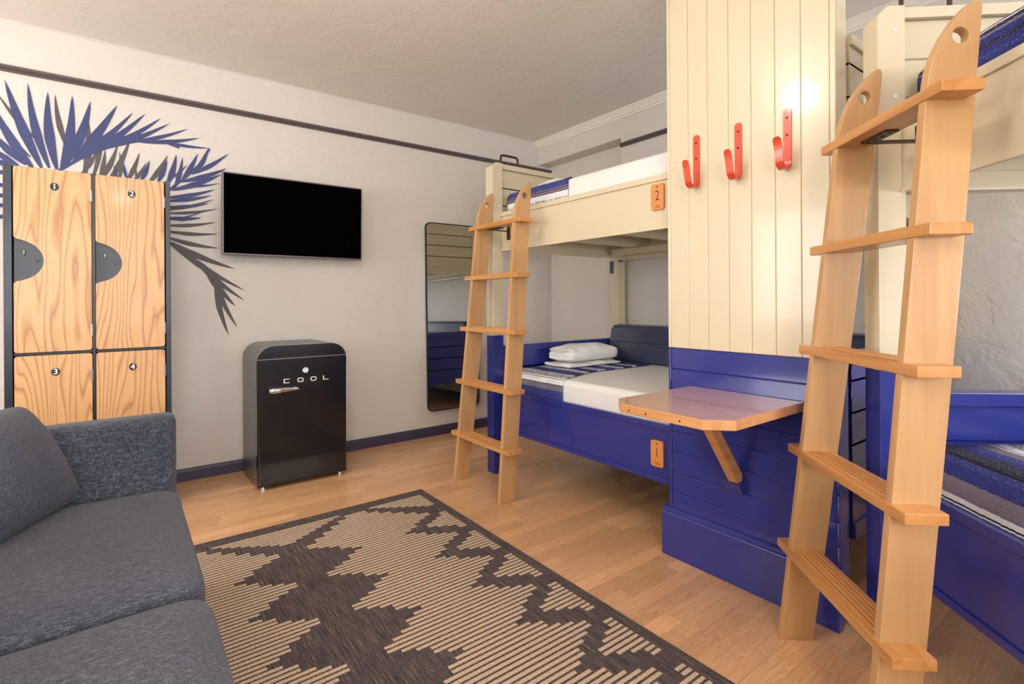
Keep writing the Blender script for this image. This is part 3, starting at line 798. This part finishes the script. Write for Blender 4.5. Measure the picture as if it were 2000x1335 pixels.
# ------------------------------------------------------------------ television
t = thing('television', 'flat black television hung on the back wall above the fridge', 'television', (.942, 3.64, 1.652))
t.rotation_euler = (radians(2.0), 0, 0)
w2, h2 = .445, .258
bm = B(); box(bm, -w2, w2, .0, .030, -h2, h2, .004); obj('casing', bm, M['bezel'], t)
bm = B(); box(bm, -w2 + .009, w2 - .007, -.0015, -.0002, -h2 + .011, h2 - .009); obj('screen', bm, M['screen'], t)
bm = B(); box(bm, -.25, .25, .0305, .06, -.16, .15, .008); obj('back_cover', bm, M['black_plastic'], t)
bm = B(); box(bm, -.10, .10, .0605, .106, -.10, .10, .003); obj('wall_mount', bm, M['black_plastic'], t)

# ------------------------------------------------------------------ mirror
t = thing('wall_mirror', 'tall narrow mirror with thin black frame on the back wall beside the small ladder', 'mirror', (2.198, 3.715, .205))
t.rotation_euler = (radians(-.9), 0, radians(0))
bm = B(); prism_hole(bm, rrect(-.246, .246, 0, 1.53, .045, 6), rrect(-.239, .239, .007, 1.523, .039, 6), 0, .018, 'Y'); obj('frame', bm, M['black_plastic'], t)
bm = B(); prism(bm, rrect(-.2388, .2388, .0072, 1.5228, .0385, 6), .004, .014, 'Y'); obj('glass', bm, M['mirror'], t)

# ------------------------------------------------------------------ lockers
LX0, LX1, LY0, LY1, LZ = -.440, .209, 3.33, 3.745, 1.748
t = thing('locker_cabinet', 'dark steel locker cabinet with four oak doors behind the sofa arm', 'locker', (0, 0, 0))
bm = B()
box(bm, LX0, LX0 + .030, LY0, LY1, 0, LZ, .003); box(bm, LX1 - .022, LX1, LY0, LY1, 0, LZ, .003)
box(bm, LX0 + .0305, LX1 - .0225, LY0 + .02, LY1, LZ - .02, LZ - .002, .002)
box(bm, LX0 + .0305, LX1 - .0225, LY0 + .02, LY1, .02, .04)
box(bm, LX0 + .0305, LX1 - .0225, LY1 - .01, LY1, .041, LZ - .021)
box(bm, -.119, -.108, LY0 + .004, LY1 - .011, .041, LZ - .003)
box(bm, LX0 + .0305, -.120, LY0 + .024, LY1 - .011, .848, .860); box(bm, -.107, LX1 - .0225, LY0 + .024, LY1 - .011, .848, .860)
obj('cabinet_body', bm, M['steel_dark'], t)
def scoop(cx, cz, r=.098):
    pts = []
    for i in range(0, 17):
        a = radians(90 - 180 * i / 16); pts.append((cx + r * cos(a) * 1.02, cz + r * sin(a)))
    return pts
def locker_door(x0, x1, z0, z1, num):
    cz = z1 - .442; r = .098
    R = .012
    out = arc(x1 - R, z0 + R, R, -90, 0, 4) + arc(x1 - R, z1 - R, R, 0, 90, 4) + arc(x0 + R, z1 - R, R, 90, 180, 4)
    out += [(x0, cz + r + .012), (x0 + .010, cz + r + .002)] + scoop(x0 + .008, cz, r)[1:-1] + [(x0 + .010, cz - r - .002), (x0, cz - r - .012)]
    out += arc(x0 + R, z0 + R, R, 180, 270, 4)
    bm = B(); prism(bm, out, LY0 + .002, LY0 + .020, 'Y', 0, .002, 2)
    d = obj('locker_door', bm, M['oak'], t)
    bm = B(); prism(bm, [(x0 - .0, cz + r + .02), (x0 + .02, cz + r + .02)] + [(x0 + .12, cz + r), (x0 + .12, cz - r), (x0 + .02, cz - r - .02), (x0, cz - r - .02)], LY0 + .021, LY0 + .0235, 'Y')
    p = obj('lock_plate', bm, M['steel_dark'], d)
    bm = B(); tube(bm, [(x0 + .037, LY0 + .021, cz + .024), (x0 + .037, LY0 + .004, cz + .026), (x0 + .037, LY0 + .001, cz + .032), (x0 + .037, LY0 + .004, cz + .042), (x0 + .037, LY0 + .021, cz + .044)], .0028, 8); obj('hasp', bm, M['chrome'], p)
    bm = B(); tube(bm, [(x0 + .078, LY0 + .021, cz), (x0 + .078, LY0 + .009, cz)], .0075, 14); obj('lock', bm, M['bronze'], p)
    ex = (x0 + x1) / 2 + .004
    bm = B(); prism(bm, [(ex + .0165 * cos(a), z1 - .082 + .0205 * .93 * sin(a)) for a in [2 * pi * i / 28 for i in range(28)]], LY0 + .0005, LY0 + .0019, 'Y')
    disc = obj('number_disc', bm, M['label_black'], d)
    text_mesh('numeral', num, .038, M['label_white'], disc, (ex, LY0 + .0002, z1 - .082), (radians(90), 0, 0), .0002, .0006, 'white numeral ' + num)
    for hz in (z1 - .11, z0 + .10):
        bm = B(); tube(bm, [(x1 + .002, LY0 + .001, hz - .028), (x1 + .002, LY0 + .001, hz + .028)], .0032, 8); box(bm, x1 - .006, x1 + .002, LY0 + .0005, LY0 + .0019, hz - .028, hz + .028); obj('hinge', bm, M['hinge'], d)
xa = (LX0 + .034, -.121); xb = (-.106, LX1 - .027)
locker_door(*xa, .862, 1.742, '1'); locker_door(*xb, .862, 1.742, '2')
locker_door(*xa, .050, .846, '3'); locker_door(*xb, .050, .846, '4')

# ------------------------------------------------------------------ rug with raised tan bars
RX0, RX1, RY0, RY1 = -.199, 1.375, .56, 2.71
t = thing('area_rug', 'dark brown flat-woven rug with tan stepped diamond pattern on the wood floor', 'rug', (0, 0, 0))
bm = B(); box(bm, RX0, RX1, RY0, RY1, .0005, .009, .002, 1); obj('rug_base', bm, M['rug_dark'], t)
bars = B(); NR = 13; pit = .283 / NR
seq = [0, 0, 1, 2, 3, 3, 4, 5, 4, 3, 3, 2, 1]
trl = {2: 1.286, 3: 1.286, 4: 1.246, 5: 1.211, 6: 1.170, 7: 1.168, 8: 1.206, 9: 1.247, 10: 1.286, 11: 1.287}
ytop = 1.815 + 2 * .283
for kr in range(-11, 150):
    ym = ytop - kr * pit
    if ym < RY0 + .06: break
    iv = []
    if kr < 0: hw_ = max(0.0, .300 - .0490 * ((-kr + 1) // 2))
    else: hw_ = .298 - .0385 * seq[kr % NR]
    if hw_ > .012:
        for cx_ in (.231, .945): iv.append((cx_ - hw_, cx_ + hw_))
    if kr <= -4:
        h_ = .035 * (-kr - 3)
        for cx_ in (-.131, .588, 1.308): iv.append((cx_ - h_, cx_ + h_))
    kk = (kr % NR)
    if kr >= 0 and kk in trl:
        iv.append((trl[kk], 1.326)); iv.append((RX0 + .049, 1.176 - trl[kk]))
    for a, b in iv:
        a = max(a, RX0 + .049); b = min(b, RX1 - .049)
        if b - a > .01: box(bars, a, b, ym - pit * .31, ym + pit * .31, .0088, .0103, .0006, 1)
obj('bar_pattern', bars, M['rug_tan'], t)

# ------------------------------------------------------------------ sofa
t = thing('sofa', 'charcoal fabric sofa in the left foreground with a squared arm', 'sofa', (0, 0, 0))
SX0, SX1 = -.86, .150
bm = B(); box(bm, SX0, .085, -.12, 2.32, .10, .27, .02, 3); obj('sofa_base', bm, M['sofa'], t)
def cushion(name, x0, x1, y0, y1, z0, z1, bulge, r=.045, par=None, n=10):
    bm = B(); box(bm, x0, x1, y0, y1, z0, z1)
    bmesh.ops.subdivide_edges(bm, edges=bm.edges[:], cuts=n, use_grid_fill=True)
    cx_, cy_, cz_ = (x0 + x1) / 2, (y0 + y1) / 2, (z0 + z1) / 2
    for v in bm.verts:
        a, b, c = (v.co.x - cx_) / (x1 - x0) * 2, (v.co.y - cy_) / (y1 - y0) * 2, (v.co.z - cz_) / (z1 - z0) * 2
        q = Vector((a, b, c)); 
        # round corners by squashing to a superellipsoid
        dx, dy, dz = x1 - x0, y1 - y0, z1 - z0
        p = Vector((max(0, abs(v.co.x - cx_) - (dx / 2 - r)), max(0, abs(v.co.y - cy_) - (dy / 2 - r)), max(0, abs(v.co.z - cz_) - (dz / 2 - r))))
        l = p.length
        if l > r * 1.0001:
            f = r / l
            v.co.x = cx_ + (1 if a > 0 else -1) * (min(abs(v.co.x - cx_), dx / 2 - r) + p.x * f)
            v.co.y = cy_ + (1 if b > 0 else -1) * (min(abs(v.co.y - cy_), dy / 2 - r) + p.y * f)
            v.co.z = cz_ + (1 if c > 0 else -1) * (min(abs(v.co.z - cz_), dz / 2 - r) + p.z * f)
        v.co.z += bulge * (1 - a * a) * (1 - b * b) * max(0, c)
        v.co.z += .003 * sin(v.co.x * 9 + v.co.y * 5) * max(0, c)
    return obj(name, bm, M['sofa'], par)
def edged(name, x0, x1, y0, y1, z0, z1, bulge, par):
    o = cushion(name, x0, x1, y0, y1, z0, z1, bulge, .05, par, 12)
    md = o.modifiers.new('smooth', 'SUBSURF'); md.levels = 1; md.render_levels = 1
    return o
edged('seat_cushion', -.62, SX1 + .008, 1.372, 2.212, .272, .452, .018, t)
edged('seat_cushion', -.62, SX1 + .008, .524, 1.364, .272, .452, .018, t)
edged('seat_cushion', -.62, SX1 + .008, -.02, .516, .272, .452, .018, t)
for ya, yb in ((2.216, 2.326), (-.14, -.03)):
    bm = B(); box(bm, SX0, SX1 + .004, ya, yb, .08, .690, .028, 4); obj('armrest', bm, M['sofa'], t)
bm = B(); box(bm, SX0 - .02, -.64, -.025, 2.212, .272, .80, .04, 4); obj('sofa_back', bm, M['sofa'], t)
for ya, yb in ((1.372, 2.21), (.53, 1.364), (-.02, .522)):
    o = edged('back_cushion', -.64, -.48, ya, yb, .47, .84, 0.0, t)
for lx in (-.80, .05):
    for ly in (-.06, 2.26):
        bm = B(); tube(bm, [(lx, ly, .0108), (lx, ly, .10)], [.012, .02], 12); obj('leg', bm, M['black_plastic'], t)

# scatter cushion leaning in the corner of the sofa
C1 = Vector((-.085, 2.185, .466)); C2 = Vector((-.215, 2.19, .77)); wd = Vector((-.43, -.90, 0.0)).normalized()
up_ = (C2 - C1).normalized(); side = wd * .46; upv = up_ * .365
nrm = side.cross(upv).normalized()
if nrm.x < 0: nrm = -nrm
ctr = C1 + side * .5 + upv * .5 - nrm * .02
bm = B(); n = 22; G = {}
for s in (1, -1):
    for i in range(n + 1):
        for j in range(n + 1):
            a, b = -1 + 2 * i / n, -1 + 2 * j / n
            if s == -1 and (i in (0, n) or j in (0, n)): G[(s, i, j)] = G[(1, i, j)]; continue
            h = .075 * ((1 - abs(a) ** 2.6) * (1 - abs(b) ** 2.4)) ** .6
            pin = 1 - .07 * (1 - b * b) * abs(a) ** 3; pin2 = 1 - .08 * (1 - a * a) * abs(b) ** 3
            wr = .004 * sin(a * 7 + b * 4) * (1 - a * a) * (1 - b * b)
            cr_ = 1 - .11 * (a * a * b * b) ** 2
            p = ctr + side * .5 * a * pin * cr_ + upv * .5 * b * pin2 * cr_ + nrm * (s * h + wr)
            G[(s, i, j)] = bm.verts.new(p)
for s in (1, -1):
    for i in range(n):
        for j in range(n): bm.faces.new([G[(s, i, j)], G[(s, i + 1, j)], G[(s, i + 1, j + 1)], G[(s, i, j + 1)]])
o = obj('scatter_cushion', bm, M['sofa']); tag(o, 'loose charcoal cushion leaning on the sofa seat at the left edge', 'cushion')

# ------------------------------------------------------------------ painted palm mural on the back wall
def leaf(bm, base, tip, w, y, mat=0, curve=.06, depth=.001):
    bx, bz = base; tx, tz = tip; dx, dz = tx - bx, tz - bz; L = sqrt(dx * dx + dz * dz); px, pz = -dz / L, dx / L
    sg = curve * L * (1 if dx > 0 else -1)
    n = 10; lft = []; rgt = []
    for i in range(n + 1):
        s = i / n; wd_ = w * .39 * ((s / .42) ** .7 * .72 + .28 if s < .42 else max(0.0, 1 - (s - .42) / .58) ** .72)
        if i == 0: wd_ = w * .10
        c = sg * sin(pi * s) * -1
        cx_, cz_ = bx + dx * s + px * c, bz + dz * s + pz * c
        lft.append((cx_ + px * wd_, cz_ + pz * wd_)); rgt.append((cx_ - px * wd_, cz_ - pz * wd_))
    loop = lft + rgt[::-1][1:] if wd_ < 1e-5 else lft + rgt[::-1]
    V = [bm.verts.new((a, y, b)) for a, b in loop]
    m_ = len(lft)
    k = len(loop)
    for i in range(n):
        a, b = i, i + 1; c_, d_ = k - 1 - i, k - 2 - i
        vs = [V[a], V[b]] + ([V[d_]] if d_ != b else []) + ([V[c_]] if c_ != a else [])
        if len(set(vs)) >= 3:
            f = bm.faces.new(vs); f.material_index = mat
LEAFLETS = [('g', (-0.369, 1.981), (-0.515, 2.193), 0.0285), ('g', (-0.387, 1.879), (-0.527, 2.055), 0.0265), ('g', (-0.237, 1.945), (-0.288, 2.239), 0.0367), ('g', (-0.205, 1.9), (-0.21, 2.184), 0.0387), ('g', (-0.17, 1.785), (-0.151, 2.15), 0.0448), ('g', (-0.133, 1.79), (-0.087, 2.111), 0.0306), ('g', (-0.099, 1.786), (-0.014, 2.019), 0.0367), ('g', (-0.065, 1.782), (0.043, 2.061), 0.0387), ('g', (-0.012, 1.789), (-0.008, 1.976), 0.0265), ('g', (0.02, 1.793), (0.086, 1.983), 0.0346), ('g', (0.078, 1.8), (0.068, 1.907), 0.0163), ('g', (0.049, 1.797), (0.119, 1.929), 0.0285), ('g', (0.122, 1.797), (0.226, 1.992), 0.0387), ('g', (0.229, 1.839), (0.329, 1.952), 0.0204), ('g', (-0.179, 1.818), (-0.105, 1.968), 0.0306), ('g', (-0.099, 1.812), (-0.074, 1.973), 0.0306), ('g', (0.212, 1.656), (0.472, 1.752), 0.0265), ('g', (0.212, 1.637), (0.494, 1.694), 0.0265), ('g', (0.212, 1.563), (0.484, 1.607), 0.0306), ('g', (0.22, 1.596), (0.413, 1.666), 0.0163), ('g', (0.212, 1.529), (0.493, 1.532), 0.0326), ('g', (0.212, 1.493), (0.496, 1.44), 0.0265), ('g', (0.221, 1.469), (0.588, 1.311), 0.0351), ('g', (0.221, 1.469), (0.647, 1.17), 0.0328), ('g', (0.339, 1.389), (0.641, 1.105), 0.0328), ('g', (0.405, 1.337), (0.588, 1.067), 0.0398), ('g', (0.472, 1.221), (0.547, 0.882), 0.0305), ('g', (0.467, 1.244), (0.598, 0.929), 0.0281), ('b', (-0.345, 1.828), (-0.486, 2.268), 0.0611), ('b', (-0.376, 1.815), (-0.538, 2.14), 0.056), ('b', (-0.314, 1.832), (-0.397, 2.274), 0.0509), ('b', (-0.283, 1.829), (-0.317, 2.247), 0.0591), ('b', (-0.264, 1.831), (-0.216, 2.251), 0.056), ('b', (-0.244, 1.86), (-0.137, 2.235), 0.0591), ('b', (-0.212, 1.882), (-0.017, 2.239), 0.0611), ('b', (-0.199, 1.909), (0.057, 2.214), 0.0428), ('b', (-0.185, 1.903), (0.117, 2.22), 0.0489), ('b', (-0.132, 1.946), (0.194, 2.209), 0.0428), ('b', (-0.105, 1.968), (0.237, 2.185), 0.0407), ('b', (0.043, 2.038), (0.332, 2.171), 0.0306), ('b', (0.079, 2.045), (0.395, 2.126), 0.0357), ('b', (0.215, 2.069), (0.445, 2.07), 0.0255), ('b', (-0.406, 1.835), (-0.55, 2.003), 0.0489), ('b', (-0.435, 1.826), (-0.55, 1.916), 0.0407), ('b', (-0.447, 1.812), (-0.551, 1.86), 0.0407), ('b', (-0.471, 1.776), (-0.551, 1.797), 0.0306), ('b', (-0.471, 1.712), (-0.551, 1.725), 0.0285), ('b', (-0.471, 1.664), (-0.552, 1.662), 0.0285), ('b', (-0.472, 1.615), (-0.552, 1.607), 0.0285), ('b', (-0.472, 1.559), (-0.552, 1.543), 0.0285), ('b', (-0.016, 1.806), (-0.033, 1.892), 0.0204), ('b', (0.027, 1.812), (0.01, 1.916), 0.0224), ('b', (0.089, 1.811), (0.134, 1.945), 0.0326), ('b', (0.171, 1.813), (0.222, 1.961), 0.0346), ('b', (0.217, 1.8), (0.269, 2.004), 0.0428), ('b', (0.256, 1.786), (0.301, 1.99), 0.0346), ('b', (0.3, 1.858), (0.382, 2.027), 0.0367), ('b', (0.365, 1.905), (0.441, 2.061), 0.0367), ('b', (0.349, 1.893), (0.552, 2.053), 0.0367), ('b', (0.292, 1.838), (0.543, 1.958), 0.0428), ('b', (0.244, 1.78), (0.512, 1.916), 0.0448), ('b', (0.292, 1.81), (0.503, 1.856), 0.0204), ('b', (0.213, 1.73), (0.477, 1.814), 0.0367), ('b', (0.213, 1.711), (0.46, 1.775), 0.0326), ('b', (0.213, 1.674), (0.447, 1.723), 0.0306), ('b', (0.212, 1.609), (0.404, 1.627), 0.0367)]
STEMS = [("b",[(-0.276, 1.821), (-0.238, 1.856), (-0.185, 1.903), (-0.132, 1.942), (-0.028, 2.008), (0.079, 2.049), (0.199, 2.069), (0.285, 2.046)]),("b",[(0.198, 1.742), (0.244, 1.794), (0.308, 1.859), (0.39, 1.957), (0.445, 2.067)]),("g",[(0.177, 1.503), (0.239, 1.459), (0.339, 1.383), (0.415, 1.326), (0.482, 1.199)])]
t = thing('palm_mural', 'painted palm fronds in blue and grey on the back wall behind the lockers', 'mural', (0, 0, 0))
for nm_, key, y_, mt_, lb in (('palm_frond', 'g', YA - .0015, M['mural_grey'], 'grey painted palm fronds'), ('palm_frond', 'b', YA - .0030, M['mural_blue'], 'blue painted palm fronds')):
    bm = B(); q = 0
    for k_, b0, t0, w_ in LEAFLETS:
        if k_ == key: leaf(bm, b0, t0, w_ * (1.45 if t0[1] < 1.45 and t0[0] > .35 and k_ == 'g' else 1.0), y_ - .00001 * q, 0, .035 if w_ < .06 else .02); q += 1
    for k_, pts in STEMS:
        if k_ != key: continue
        for (p0, p1) in zip(pts[:-1], pts[1:]):
            dx, dz = p1[0] - p0[0], p1[1] - p0[1]; L = sqrt(dx * dx + dz * dz); ex, ez = -dz / L * .007, dx / L * .007
            bm.faces.new([bm.verts.new((a, y_ - .0004, b)) for a, b in ((p0[0] - ex, p0[1] - ez), (p1[0] - ex, p1[1] - ez), (p1[0] + ex, p1[1] + ez), (p0[0] + ex, p0[1] + ez))])
    obj(nm_, bm, mt_, t, smooth=False, label=lb)
